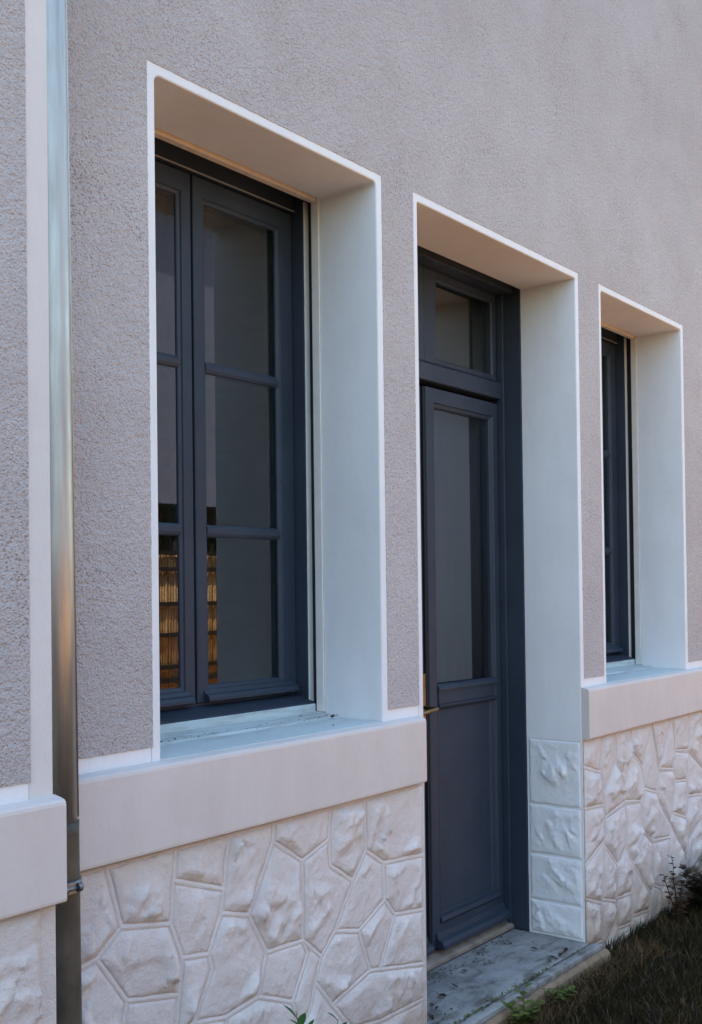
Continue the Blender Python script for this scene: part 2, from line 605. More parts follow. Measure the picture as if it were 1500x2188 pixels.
T = 0.026      # width of the white trim strips
C = T - 0.002
cz = 0.966     # lower edge of the roughcast
outer = [(HX0, cz), (WX0 - C, cz), (WX0 - C, Z_IN + C), (WX1 + C, Z_IN + C), (WX1 + C, cz),
         (DX0 - C, cz), (DX0 - C, Z_IN + C), (DX1 + C, Z_IN + C), (DX1 + C, cz),
         (WX0 + DW - C, cz), (WX0 + DW - C, Z_IN + C), (WX1 + DW + C, Z_IN + C), (WX1 + DW + C, cz),
         (6.30 - T, cz), (6.30 - T, Z_IN + T), (7.126 + T, Z_IN + T), (7.126 + T, cz), (HX1, cz), (HX1, EAVE - 0.01), (HX0, EAVE - 0.01)]
part('roughcast_coat', coat(outer, [], -0.002, 0.007, 1), None, house, label='pinkish grey roughcast above the band')

# white surrounds with their reveals
def surround(x0, x1, z0, zt, ydepth, parent, rc=0.012, name='window_surround'):
    """front strip plus jambs and soffit, rounded top inner corners; open at the bottom"""
    b = bmesh.new()
    inner = [(x0, z0)]
    for k in range(7):
        a = math.pi - k * (math.pi / 2) / 6
        inner.append((x0 + rc + rc * math.cos(a), zt - rc + rc * math.sin(a)))
    for k in range(7):
        a = math.pi / 2 - k * (math.pi / 2) / 6
        inner.append((x1 - rc + rc * math.cos(a), zt - rc + rc * math.sin(a)))
    inner.append((x1, z0))
    def off(d):
        out = []
        cx, n = 0, len(inner)
        for i, (x, z) in enumerate(inner):
            if i == 0:
                out.append((x - d, z))
            elif i == n - 1:
                out.append((x + d, z))
            else:
                sx = -1 if i <= 7 else 1
                kx = min(max((x0 + rc - x) / rc, 0), 1) if i <= 7 else min(max((x - (x1 - rc)) / rc, 0), 1)
                kz = min(max((z - (zt - rc)) / rc, 0), 1)
                out.append((x + sx * d * kx, z + d * kz))
        return out
    sq = []
    for i, (x, z) in enumerate(inner):
        if i == 0:
            sq.append((x0 - T, z0))
        elif i == len(inner) - 1:
            sq.append((x1 + T, z0))
        elif i <= 7:
            sq.append((x0 - T, zt + T) if i > 1 and i < 7 else ((x0 - T, z) if i == 1 else (x, zt + T)))
        else:
            j = i - 7
            sq.append((x1 + T, zt + T) if 1 < j < 7 else ((x, zt + T) if j == 1 else (x1 + T, z)))
    loops = [(sq, 0.003), (sq, -0.0005), (off(0.004), -0.0005), (off(0.0012), 0.0008), (off(0.0), 0.004), (off(0.0), ydepth), (off(0.010), ydepth)]
    R = [[b.verts.new((x, y, z)) for x, z in lp] for lp, y in loops]
    for A, B in zip(R, R[1:]):
        for i in range(len(A) - 1):
            try:
                b.faces.new((A[i], A[i + 1], B[i + 1], B[i]))
            except ValueError:
                pass
    bmesh.ops.remove_doubles(b, verts=b.verts[:], dist=1e-6)
    bmesh.ops.recalc_face_normals(b, faces=b.faces[:])
    # make the front face outwards (-y)
    me = bpy.data.meshes.new(name)
    b.to_mesh(me)
    b.free()
    me.materials.append(M['white'])
    return part(name, me, None, parent)

surround(WX0, WX1, 0.926, Z_IN, 0.206, house, 0.016)
surround(WX0 + DW, WX1 + DW, 0.926, Z_IN, 0.206, house)
surround(6.30, 7.126, 0.926, Z_IN, 0.206, house)
surround(DX0, DX1, 0.735, Z_IN, 0.229, house, 0.006, 'door_surround')

# plain white strip between band and roughcast
for a, c in ((HX0, WX0 - T - 0.001), (WX1 + T + 0.001, DX0 - T - 0.001), (DX1 + T + 0.001, WX0 + DW - T - 0.001), (WX1 + DW + T + 0.001, 6.27), (7.16, HX1)):
    part('white_strip', MB().box(a, c, 0.0005, 0.02, 0.90, cz + 0.004), M['white'], house)

# the projecting band, in two lengths
BAND = [(0.006, BZ0), (-0.024, BZ0), (-0.029, BZ0 + 0.003), (-0.030, BZ0 + 0.008), (-0.030, BZ1 - 0.010), (-0.0285, BZ1 - 0.004),
        (-0.024, BZ1), (-0.012, BZ1 + 0.003), (0.006, BZ1 + 0.006)]
def band(x0, x1, parent, y=0.0):
    mb = MB()
    n = max(1, int((x1 - x0) / 0.05))
    rings = []
    for i in range(n + 1):
        x = x0 + (x1 - x0) * i / n
        w = 0.0012 * noise.noise(Vector((x * 3, 1.7, y)))
        u = 0.0012 * noise.noise(Vector((x * 3, 5.7, y)))
        rings.append([mb.bm.verts.new((x, yy + y + (w if yy < -0.02 else 0), zz + (u if zz > 0.9 else 0))) for yy, zz in BAND])
    for A, B in zip(rings, rings[1:]):
        for k in range(len(A)):
            j = (k + 1) % len(A)
            mb.bm.faces.new((A[k], A[j], B[j], B[k]))
    mb.bm.faces.new(rings[0])
    mb.bm.faces.new(rings[-1][::-1])
    return part('plinth_band', mb, M['band'], parent)
band(HX0 + 0.02, 2.647, house)
band(DX1 + 0.001, HX1, house)

# base wall behind the stones
mb = MB()
mb.box(HX0, DX0 - 0.003, -0.0004, 0.10, -0.3, BZ0 + 0.02)
mb.box(DX1 + 0.004, HX1, -0.0004, 0.10, -0.3, BZ0 + 0.02)
part('base_wall', mb, M['stone'], house)
for a, c in ((DX0 - 0.10, DX0 - 0.0015), (DX1 + 0.0015, DX1 + 0.10)):
    part('door_jamb', MB().box(a, c, 0.001, 0.229, -0.3, 0.737), M['white'], house)

# ---- rock faced stones
def inset_poly(p, d):
    n = len(p)
    out = []
    for i in range(n):
        a, b, c = Vector(p[i - 1]), Vector(p[i]), Vector(p[(i + 1) % n])
        e1, e2 = (b - a).normalized(), (c - b).normalized()
        n1, n2 = Vector((-e1.y, e1.x)), Vector((-e2.y, e2.x))
        m = (n1 + n2)
        if m.length < 1e-6:
            m = n1
        m.normalize()
        k = d / max(0.35, m.dot(n1))
        out.append((b.x + m.x * k, b.y + m.y * k))
    return out

def area(p):
    return 0.5 * sum(p[i - 1][0] * p[i][1] - p[i][0] * p[i - 1][1] for i in range(len(p)))

def seg_dist(p, a, b):
    ax, ay = a
    dx, dy = b[0] - ax, b[1] - ay
    L = dx * dx + dy * dy
    t = max(0, min(1, ((p[0] - ax) * dx + (p[1] - ay) * dy) / L)) if L > 0 else 0
    return math.hypot(p[0] - ax - t * dx, p[1] - ay - t * dy)

def inside(p, poly):
    c = False
    for i in range(len(poly)):
        (x1, y1), (x2, y2) = poly[i - 1], poly[i]
        if (y1 > p[1]) != (y2 > p[1]) and p[0] < (x2 - x1) * (p[1] - y1) / (y2 - y1) + x1:
            c = not c
    return c

def stone(poly, mapf, seed, parent, gap=0.007, amp=0.022, base=0.003, step=0.012, margin=0.012, mat=None):
    rnd = random.Random(seed)
    if area(poly) < 0:
        poly = poly[::-1]
    P = inset_poly(poly, gap)
    if area(P) < 0.0006:
        return None
    # resample the outline with slight wobble
    ring = []
    for i in range(len(P)):
        a, b = P[i], P[(i + 1) % len(P)]
        L = math.dist(a, b)
        n = max(1, int(L / step))
        for k in range(n):
            t = k / n
            x, z = a[0] + (b[0] - a[0]) * t, a[1] + (b[1] - a[1]) * t
            w = 0.0030
            ring.append((x + w * noise.noise(Vector((x * 26, z * 26, seed))), z + w * noise.noise(Vector((x * 26, z * 26, seed + 9)))))
    top = inset_poly(ring, 0.0025)
    if area(top) < 0.0004:
        return None
    pts = [Vector(p) for p in top]
    n0 = len(pts)
    xs, zs = [p[0] for p in top], [p[1] for p in top]
    x = min(xs)
    while x < max(xs):
        z = min(zs)
        while z < max(zs):
            q = (x + rnd.uniform(-1, 1) * step * 0.35, z + rnd.uniform(-1, 1) * step * 0.35)
            if inside(q, top) and min(seg_dist(q, top[i - 1], top[i]) for i in range(n0)) > step * 0.5:
                pts.append(Vector(q))
            z += step
        x += step
    res = delaunay_2d_cdt(pts, [(i, (i + 1) % n0) for i in range(n0)], [], 1, 1e-6)
    vco, _, tris = res[0], res[1], res[2]
    ang = rnd.uniform(0.5, 1.5)
    ca, sa = math.cos(ang), math.sin(ang)
    cx, cz_ = sum(xs) / n0, sum(zs) / n0
    amp = amp * rnd.uniform(0.55, 1.15)
    base = base * rnd.uniform(0.55, 1.35)
    planes = []
    for k in range(rnd.randint(4, 6)):
        a = rnd.uniform(0, 2 * math.pi)
        s = rnd.uniform(0.10, 0.55)
        planes.append((math.cos(a) * s, math.sin(a) * s, rnd.uniform(0.35, 1.0) * amp))
    def h(u, v):
        d = min(seg_dist((u, v), top[i - 1], top[i]) for i in range(n0))
        e = max(0, min(1, (d - margin * 0.25) / (margin * 1.3)))
        e = e * e * (3 - 2 * e)
        ru, rv = u * ca + v * sa, -u * sa + v * ca
        pl = min(c + (u - cx) * a + (v - cz_) * b for a, b, c in planes)
        wu = ru + 0.012 * noise.noise(Vector((ru * 14, rv * 14, seed + 40)))
        wv = rv + 0.012 * noise.noise(Vector((ru * 14, rv * 14, seed + 50)))
        s1 = noise.noise(Vector((wu * 8 + 4, wv * 20, seed * 0.7)))
        s1 = max(0, min(1, (s1 + 0.04) / 0.13))
        s2 = noise.noise(Vector((wu * 13 - 7, wv * 26, seed * 0.9 + 20)))
        s2 = max(0, min(1, (s2 - 0.03) / 0.12))
        ridge = 1 - abs(noise.noise(Vector((wu * 9, wv * 24, seed * 1.3)))) * 2.2
        fi = noise.noise(Vector((ru * 38, rv * 75, seed))) + 0.6 * noise.noise(Vector((ru * 80, rv * 120, seed + 5)))
        fc = 0.0
        for sc, w_ in ((11.0, 1.0), (24.0, 0.45)):
            _, pt = noise.voronoi(Vector((wu * sc, wv * sc * 1.9, seed * 0.37)))
            c0 = pt[0]
            k = math.sin(c0.x * 12.9898 + c0.y * 78.233 + c0.z * 37.719) * 43758.5453
            k1, k2, k3 = k - math.floor(k), (k * 7.13) - math.floor(k * 7.13), (k * 3.71) - math.floor(k * 3.71)
            du, dv = wu - c0.x / sc, wv - c0.y / (sc * 1.9)
            fc += w_ * (0.55 * k1 * amp + (k2 - 0.5) * 0.42 * du + (k3 - 0.5) * 0.50 * dv)
        mk = noise.noise(Vector((ru * 6.5 + 11, rv * 9, seed * 2.1)))
        mk = max(0.22, min(1.0, (mk + 0.13) / 0.26))
        val = base + e * (max(-0.003, pl) * 0.22 + mk * (amp * (0.14 * ridge + 0.30 * s1 + 0.16 * s2) + 0.55 * fc) + 0.0011 * fi)
        return max(0.0025, val)
    b = bmesh.new()
    V = [b.verts.new(mapf(p.x, p.y, h(p.x, p.y) if i >= n0 else base * 0.8)) for i, p in enumerate(vco)]
    for t in tris:
        try:
            f = b.faces.new([V[i] for i in t])
            f.smooth = True
        except ValueError:
            pass
    if len(vco) >= n0:
        G = [b.verts.new(mapf(p[0], p[1], -0.004)) for p in ring]
        for i in range(n0):
            j = (i + 1) % n0
            try:
                b.faces.new((G[i], G[j], V[j], V[i]))
            except (ValueError, IndexError):
                pass
    bmesh.ops.recalc_face_normals(b, faces=b.faces[:])
    me = bpy.data.meshes.new('stone')
    b.to_mesh(me)
    b.free()
    me.materials.append(mat or M['stone'])
    return part('stone', me, None, parent)

def facade_map(y):
    return lambda u, v, hh: (u, y - hh, v)

STONES = [[(1.398, 0.736), (1.49, 0.736), (1.53, 0.598), (1.465, 0.549), (1.396, 0.536)], [(1.49, 0.736), (1.688, 0.736), (1.68, 0.663), (1.669, 0.572), (1.53, 0.598)], [(1.688, 0.736), (1.857, 0.736), (1.838, 0.61), (1.68, 0.663)], [(1.68, 0.663), (1.838, 0.61), (1.829, 0.556), (1.787, 0.473), (1.704, 0.487), (1.669, 0.572)], [(1.53, 0.598), (1.669, 0.572), (1.704, 0.487), (1.693, 0.409), (1.544, 0.44), (1.465, 0.549)], [(1.396, 0.536), (1.465, 0.549), (1.544, 0.44), (1.53, 0.372), (1.453, 0.326), (1.394, 0.346)], [(1.544, 0.44), (1.693, 0.409), (1.686, 0.32), (1.617, 0.258), (1.453, 0.326), (1.53, 0.372)], [(1.704, 0.487), (1.787, 0.473), (1.797, 0.434), (1.738, 0.332), (1.686, 0.32), (1.693, 0.409)], [(1.857, 0.736), (2.014, 0.736), (2.01, 0.687), (1.921, 0.53), (1.829, 0.556), (1.838, 0.61)], [(1.829, 0.556), (1.921, 0.53), (1.982, 0.425), (1.953, 0.327), (1.841, 0.313), (1.738, 0.332), (1.797, 0.434), (1.787, 0.473)], [(2.014, 0.736), (2.234, 0.737), (2.227, 0.653), (2.12, 0.619), (2.01, 0.687)], [(2.01, 0.687), (2.12, 0.619), (2.117, 0.419), (1.982, 0.425), (1.921, 0.53)], [(2.234, 0.737), (2.382, 0.737), (2.386, 0.593), (2.326, 0.524), (2.231, 0.584), (2.227, 0.653)], [(2.227, 0.653), (2.231, 0.584), (2.326, 0.524), (2.248, 0.41), (2.19, 0.359), (2.117, 0.419), (2.12, 0.619)], [(2.382, 0.737), (2.672, 0.736), (2.667, 0.527), (2.467, 0.543), (2.386, 0.593)], [(2.386, 0.593), (2.467, 0.543), (2.471, 0.439), (2.35, 0.384), (2.248, 0.41), (2.326, 0.524)], [(2.467, 0.543), (2.667, 0.527), (2.663, 0.369), (2.517, 0.389), (2.471, 0.439)], [(2.471, 0.439), (2.517, 0.389), (2.443, 0.256), (2.398, 0.265), (2.35, 0.384)], [(2.517, 0.389), (2.663, 0.369), (2.659, 0.212), (2.443, 0.256)], [(2.443, 0.256), (2.659, 0.212), (2.657, 0.11), (2.44, 0.114), (2.318, 0.132), (2.234, 0.221), (2.398, 0.265)], [(2.248, 0.41), (2.35, 0.384), (2.398, 0.265), (2.234, 0.221), (2.165, 0.301), (2.19, 0.359)], [(1.982, 0.425), (2.117, 0.419), (2.138, 0.383), (2.077, 0.276), (1.953, 0.327)], [(2.117, 0.419), (2.19, 0.359), (2.165, 0.301), (2.143, 0.236), (2.099, 0.203), (2.077, 0.276), (2.138, 0.383)], [(2.165, 0.301), (2.234, 0.221), (2.318, 0.132), (2.246, 0.046), (2.115, 0.104), (2.099, 0.203), (2.143, 0.236)], [(1.953, 0.327), (2.077, 0.276), (2.099, 0.203), (2.115, 0.104), (1.959, 0.125), (1.832, 0.224), (1.841, 0.313)], [(1.738, 0.332), (1.841, 0.313), (1.832, 0.224), (1.742, 0.182), (1.617, 0.258), (1.686, 0.32)], [(2.44, 0.114), (2.657, 0.11), (2.652, -0.097), (2.452, -0.052), (2.246, 0.046), (2.318, 0.132)],
          # below the picture's lower edge
          [(1.394, 0.346), (1.453, 0.326), (1.617, 0.258), (1.60, 0.06), (1.394, 0.10)], [(1.617, 0.258), (1.742, 0.182), (1.832, 0.224), (1.85, 0.03), (1.60, 0.06)],
          [(1.832, 0.224), (1.959, 0.125), (2.115, 0.104), (2.10, -0.10), (1.85, 0.03)], [(2.115, 0.104), (2.246, 0.046), (2.452, -0.052), (2.44, -0.2), (2.10, -0.10)],
          [(1.394, 0.10), (1.60, 0.06), (1.85, 0.03), (1.83, -0.2), (1.394, -0.2)], [(1.85, 0.03), (2.10, -0.10), (2.44, -0.2), (1.83, -0.2)]]
def mortar(polys, parent, w=0.0046, y=-0.0019):
    b = bmesh.new()
    for p in polys:
        if area(p) < 0:
            p = p[::-1]
        q, q2 = inset_poly(p, w), inset_poly(p, w + 0.0018)
        if area(q2) < 0.0004:
            continue
        R0 = [b.verts.new((u, y - 0.0012, v)) for u, v in p]
        R1 = [b.verts.new((u, y, v)) for u, v in q]
        R2 = [b.verts.new((u, 0.001, v)) for u, v in q2]
        for A, B in ((R0, R1), (R1, R2)):
            for i in range(len(A)):
                j = (i + 1) % len(A)
                b.faces.new((A[i], A[j], B[j], B[i]))
    bmesh.ops.remove_doubles(b, verts=b.verts[:], dist=0.0009)
    bmesh.ops.recalc_face_normals(b, faces=b.faces[:])
    me = bpy.data.meshes.new('mortar_joints')
    b.to_mesh(me)
    b.free()
    me.materials.append(M['stone'])
    o = part('mortar_joints', me, None, parent)
    o['kind'] = 'stuff'
    return o

mortar(STONES, house)
for i, p in enumerate(STONES):
    stone(p, facade_map(0.0), 100 + i, house, step=0.0065, gap=0.0060)

def clip(poly, a, b, c):
    """keep the side a*x+b*y<=c"""
    out = []
    for i in range(len(poly)):
        p, q = poly[i - 1], poly[i]
        dp, dq = a * p[0] + b * p[1] - c, a * q[0] + b * q[1] - c
        if (dp <= 0) != (dq <= 0):
            t = dp / (dp - dq)
            out.append((p[0] + (q[0] - p[0]) * t, p[1] + (q[1] - p[1]) * t))
        if dq <= 0:
            out.append(q)
    return out

def voronoi(seeds, x0, x1, z0, z1, sx=1.5):
    res = []
    for i, (x, z) in enumerate(seeds):
        c = [(x0 * sx, z0), (x1 * sx, z0), (x1 * sx, z1), (x0 * sx, z1)]
        X = x * sx
        for j, (xx, zz) in enumerate(seeds):
            if i == j or abs(xx - x) > 0.9:
                continue
            XX = xx * sx
            c = clip(c, XX - X, zz - z, (XX * XX + zz * zz - X * X - z * z) / 2)
            if len(c) < 3:
                break
        if len(c) >= 3:
            # drop tiny edges
            d = [c[k] for k in range(len(c)) if math.dist(c[k], c[k - 1]) > 0.012]
            if len(d) >= 3:
                res.append([(a / sx, b) for a, b in d])
    return res

SEEDS = [(3.808, 0.679), (3.939, 0.649), (4.068, 0.656), (4.238, 0.681), (3.794, 0.56), (3.988, 0.531), (4.186, 0.525), (4.339, 0.541), (4.515, 0.591), (4.689, 0.64), (4.48, 0.654), (3.789, 0.402), (4.002, 0.35), (4.179, 0.351), (4.321, 0.387), (4.509, 0.454), (4.684, 0.529), (4.855, 0.611), (4.438, 0.271), (4.677, 0.379), (4.819, 0.455), (4.657, 0.227), (3.821, 0.21), (3.932, 0.165), (4.059, 0.137), (4.265, 0.186), (4.436, 0.209), (4.627, 0.162), (4.811, 0.281), (4.834, 0.148), (3.796, 0.044), (3.917, 0.045), (4.056, 0.047), (4.213, 0.057)]
rnd = random.Random(5)
sd = list(SEEDS)
for k in range(34):
    for j in range(4):
        sd.append((5.02 + k * 0.12 + rnd.uniform(-.04, .04) + 0.05 * (j % 2), 0.64 - j * 0.19 + rnd.uniform(-.05, .05)))
for k in range(9):
    sd.append((3.80 + k * 0.14 + rnd.uniform(-.03, .03), -0.10 + rnd.uniform(-.02, .02)))
VC = voronoi(sd, DX1 + 0.006, HX1 - 0.02, -0.2, 0.742)
mortar(VC, house)
for i, p in enumerate(VC):
    cx = sum(q[0] for q in p) / len(p)
    stone(p, facade_map(0.0), 300 + i, house, step=0.008 if cx < 5.1 else 0.05, amp=0.026, gap=0.0060)

# the bossed blocks in the door jambs
for side, X in ((1, DX1), (-1, DX0)):
    for k, (z0, z1) in enumerate(((0.004, 0.126), (0.126, 0.300), (0.300, 0.486), (0.486, 0.735))):
        mp = (lambda u, v, hh, X=X, side=side: (X - side * (hh - 0.001), u, v))
        stone([(0.004, z0), (0.225, z0), (0.225, z1), (0.004, z1)], mp, 500 + k + (20 if side < 0 else 0), house, gap=0.003, amp=0.012, base=0.0015, step=0.0065, margin=0.012, mat=M['white_rough'])

# ------------------------------------------------------------------ windows
def make_window(parent, label):
    cx = (WX0 + WX1) / 2
    w = subempty('window', (cx, 0.3, 0.95), parent, label)
    # outer frame
    mb = MB()
    mb.box(WX1 - 0.004, WX1 + 0.07, 0.2675, 0.38, 0.96, 2.58, 0.002)
    mb.box(WX0 - 0.07, WX0 + 0.004, 0.2675, 0.38, 0.96, 2.58, 0.002)
    mb.box(WX0 + 0.004, WX1 - 0.004, 0.302, 0.38, 2.428, 2.58, 0.002)
    mb.box(WX0 + 0.004, WX1 - 0.004, 0.318, 0.38, 0.97, 1.006, 0.002)
    part('outer_frame', mb, M['joinery'], w)
    part('light_bead', MB().box(WX0 + 0.004, WX1 - 0.004, 0.2985, 0.3015, 2.4285, 2.4315), M['grey_bead'], w)
    # shutter rails
    for X, s in ((WX1, 1), (WX0, -1)):
        def bx(m, a, b, y0, y1, z0, z1, bev=0.0):
            lo, hi = sorted((X + s * a, X + s * b))
            m.box(lo, hi, y0, y1, z0, z1, bev)
        m = MB(); bx(m, -0.005, 0.02, 0.2075, 0.235, 0.951, 2.452, 0.0015)
        bx(m, -0.003, 0.02, 0.2625, 0.2662, 0.951, 2.452, 0.0008)
        part('guide_rail', m, M['alu'], w)
        m = MB(); bx(m, 0.016, 0.03, 0.235, 0.2625, 0.951, 2.56)
        part('rail_slot', m, M['black'], w)
    # shutter box lip and dark box
    part('shutter_lip', MB().box(WX0 + 0.002, WX1 - 0.006, 0.2125, 0.237, 2.4400, 2.47, 0.003), M['lip'], w)
    part('shutter_box', MB().box(WX0 - 0.03, WX1 + 0.03, 0.2385, 0.30, 2.56, 2.60), M['black'], w)
    # sill
    part('sill', MB().prism_x([(-0.002, 0.90), (-0.002, 0.9365), (0.10, 0.938), (0.150, 0.939), (0.158, 0.944), (0.185, 0.946), (0.2065, 0.949), (0.235, 0.951), (0.235, 0.90)],
                              WX0 + 0.0005, WX1 - 0.0005), M['sill'], w, label='white painted sill with grimy back edge')
    part('sill_front', MB().box(WX0 + 0.001, WX1 - 0.006, 0.2365, 0.262, 0.945, 0.974, 0.0025), M['sill'], w)
    part('sill_board', MB().prism_x([(0.240, 0.945), (0.240, 0.9765), (0.245, 0.9795), (0.318, 0.9985), (0.318, 0.945)], WX0 + 0.0045, WX1 - 0.0045), M['joinery'], w)
    # two casements
    zb, zt = 1.006, 2.424
    bars = (1.4685, 1.9125)
    for s in (1, -1):
        if s > 0:
            x0, x1, l, r = cx + 0.003, WX1 - 0.006, 0.048, 0.067
        else:
            x0, x1, l, r = WX0 + 0.006, cx - 0.003, 0.067, 0.048
        yf = 0.309 if s > 0 else 0.3115
        ca = part('casement', MB().ring(x0, x1, zb, zt, l, r, 0.046, 0.066, yf, yf + 0.045), M['joinery'], w)
        for zz in bars:
            m = MB()
            a, b_ = x0 + l - 0.004, x1 - r + 0.004
            m.prism_x([(yf + 0.002, zz - 0.006), (yf + 0.002, zz + 0.006), (yf + 0.006, zz + 0.0135), (yf + 0.011, zz + 0.0165), (yf + 0.036, zz + 0.0165), (yf + 0.036, zz - 0.0165), (yf + 0.011, zz - 0.0165), (yf + 0.006, zz - 0.0135)], a, b_)
            part('glazing_bar', m, M['joinery'], w)
        # drip rail
        m = MB()
        m.prism_x([(yf - 0.022, zb + 0.004), (yf - 0.022, zb + 0.012), (yf - 0.017, zb + 0.020), (yf - 0.006, zb + 0.024), (yf - 0.0015, zb + 0.033), (yf + 0.004, zb + 0.033), (yf + 0.004, zb + 0.004)],
                  x0 + (0.022 if s > 0 else 0.012), x1 - (0.012 if s > 0 else 0.022))
        part('drip_rail', m, M['joinery'], w)
        lv = [zb + 0.046 - 0.004] + [z for z in bars] + [zt - 0.066 + 0.004]
        for k in range(3):
            part('pane', MB().box(x0 + l - 0.004, x1 - r + 0.004, yf + 0.0125, yf + 0.0165, lv[k] + 0.001, lv[k + 1] - 0.001), M['glass'], w)
    return w

def curtain(xa, xb, y, z0, z1, amp, seed):
    m = MB()
    n = 60
    top, bot = [], []
    for i in range(n + 1):
        x = xa + (xb - xa) * i / n
        w_ = amp * math.sin(x * 95 + seed) + amp * 0.5 * math.sin(x * 41 + 2 * seed)
        top.append(m.bm.verts.new((x, y + 0.6 * w_, z1)))
        bot.append(m.bm.verts.new((x, y + w_, z0)))
    t2 = [m.bm.verts.new(v.co + Vector((0, 0.002, 0))) for v in top]
    b2 = [m.bm.verts.new(v.co + Vector((0, 0.002, 0))) for v in bot]
    for i in range(n):
        m.bm.faces.new((top[i], top[i + 1], bot[i + 1], bot[i])).smooth = True
        m.bm.faces.new((t2[i], t2[i + 1], b2[i + 1], b2[i])).smooth = True
        m.bm.faces.new((top[i], top[i + 1], t2[i + 1], t2[i]))
        m.bm.faces.new((bot[i], bot[i + 1], b2[i + 1], b2[i]))
    return m

win = make_window(house, 'near window, six panes, tall dark casements')

def copy_part(o, parent, dx):
    c = o.copy()
    COL.objects.link(c)
    c.parent = parent
    return c

def copy_window(src, dx, label):
    c = src.copy()
    COL.objects.link(c)
    c.parent = src.parent
    c.location = src.location + Vector((dx, 0, 0))
    c['label'] = label
    for ch in src.children:
        copy_part(ch, c, dx)
    return c

copy_window(win, DW, 'far window beyond the door, seen as a narrow dark slit')
copy_window(win, 6.30 - WX0, 'window furthest along the wall')

# ------------------------------------------------------------------ door
door = subempty('door', ((DX0 + DX1) / 2, 0.33, 0.0), house, 'dark double door with glazed upper panels and a transom light')
mb = MB()
mb.box(DX1 - 0.004, DX1 + 0.07, 0.2305, 0.40, 0.003, 2.58, 0.002)
mb.box(DX0 - 0.07, DX0 + 0.004, 0.2305, 0.40, 0.003, 2.58, 0.002)
mb.box(DX0 + 0.004, DX1 - 0.004, 0.262, 0.40, 2.440, 2.58, 0.002)
part('outer_frame', mb, M['joinery'], door)
part('frame_bead', MB().box(DX1 - 0.016, DX1 - 0.0045, 0.300, 0.33, 0.02, 2.44, 0.003).box(DX0 + 0.0045, DX0 + 0.016, 0.300, 0.33, 0.02, 2.44, 0.003), M['joinery'], door)
part('threshold_bar', MB().prism_x([(0.292, 0.004), (0.292, 0.014), (0.300, 0.020), (0.335, 0.034), (0.39, 0.034), (0.39, 0.004)], DX0 + 0.0045, DX1 - 0.0045), M['weather_bar'], door)
# transom
mid = (DX0 + DX1) / 2
part('transom_rail', MB().prism_x([(0.314, 2.034), (0.311, 2.037), (0.311, 2.092), (0.314, 2.097), (0.327, 2.103), (0.385, 2.103), (0.385, 2.034)], DX0 + 0.005, DX1 - 0.005), M['joinery'], door)
for s in (1, -1):
    x0, x1 = (mid + 0.0, DX1 - 0.017) if s > 0 else (DX0 + 0.017, mid - 0.0005)
    l, r = (0.084, 0.026) if s > 0 else (0.026, 0.084)
    part('transom_frame', MB().ring(x0, x1, 2.1035, 2.4395, l, r, 0.026, 0.034, 0.327, 0.375, 0.008, 0.014), M['joinery'], door)
    part('transom_pane', MB().box(x0 + l - 0.004, x1 - r + 0.004, 0.3445, 0.3485, 2.126, 2.41), M['glass'], door)
# leaves
for s in (1, -1):
    x0, x1 = (mid + 0.004, DX1 - 0.018) if s > 0 else (DX0 + 0.018, mid - 0.010)
    l, r = (0.064, 0.052) if s > 0 else (0.052, 0.064)
    yf = 0.326 if s > 0 else 0.338
    part('door_leaf', MB().ring(x0, x1, 0.045, 2.018, l, r, 0.095, 0.068, yf, yf + 0.042, 0.016, 0.012), M['joinery'], door)
    part('middle_rail', MB().box(x0 + l - 0.003, x1 - r + 0.003, yf + 0.001, yf + 0.040, 0.893, 0.955, 0.003), M['joinery'], door)
    m = MB()
    m.prism_x([(yf - 0.008, 0.944), (yf - 0.008, 0.951), (yf - 0.003, 0.961), (yf + 0.010, 0.967), (yf + 0.010, 0.944)], x0 + l - 0.014, x1 - r + 0.014)
    m.prism_x([(yf + 0.010, 0.876), (yf - 0.002, 0.882), (yf - 0.006, 0.889), (yf - 0.006, 0.894), (yf + 0.010, 0.894)], x0 + l - 0.010, x1 - r + 0.010)
    part('moulding', m, M['joinery'], door)
    part('net_curtain', curtain(x0 + l - 0.02, x1 - r + 0.02, yf + 0.055, 0.94, 1.965, 0.0025, 5 + s), M['curtain'], door)
    part('door_pane', MB().box(x0 + l - 0.004, x1 - r + 0.004, yf + 0.022, yf + 0.026, 0.956, 1.953), M['glass'], door)
    # lower panel with a raised field
    m = MB()
    m.ring(x0 + l - 0.003, x1 - r + 0.003, 0.137, 0.8925, 0.022, 0.022, 0.022, 0.022, yf + 0.008, yf + 0.03, 0.010, 0.007)
    m.box(x0 + l + 0.018, x1 - r - 0.018, yf + 0.0145, yf + 0.03, 0.158, 0.872)
    part('lower_panel', m, M['joinery'], door)
    m = MB()
    m.prism_x([(yf - 0.034, 0.048), (yf - 0.034, 0.060), (yf - 0.028, 0.072), (yf - 0.010, 0.080), (yf - 0.006, 0.098), (yf + 0.002, 0.102), (yf + 0.002, 0.048)], x0 + 0.018, x1 - 0.010)
    part('drip_rail', m, M['joinery'], door)
    m = MB()
    m.prism_x([(yf - 0.004, 0.128), (yf - 0.008, 0.134), (yf - 0.004, 0.148), (yf + 0.010, 0.153), (yf + 0.010, 0.128)], x0 + l - 0.014, x1 - r + 0.014)
    part('panel_moulding', m, M['joinery'], door)
part('leaf_gap_strip', MB().box(mid - 0.009, mid + 0.0035, 0.331, 0.372, 0.05, 2.015), M['black'], door)  # black strip standing for the dark gap between the leaves
m = MB()
m.box(3.160, 3.1865, 0.3325, 0.3375, 0.845, 1.010, 0.002)
part('handle_plate', m, M['brass'], door)
m = MB()
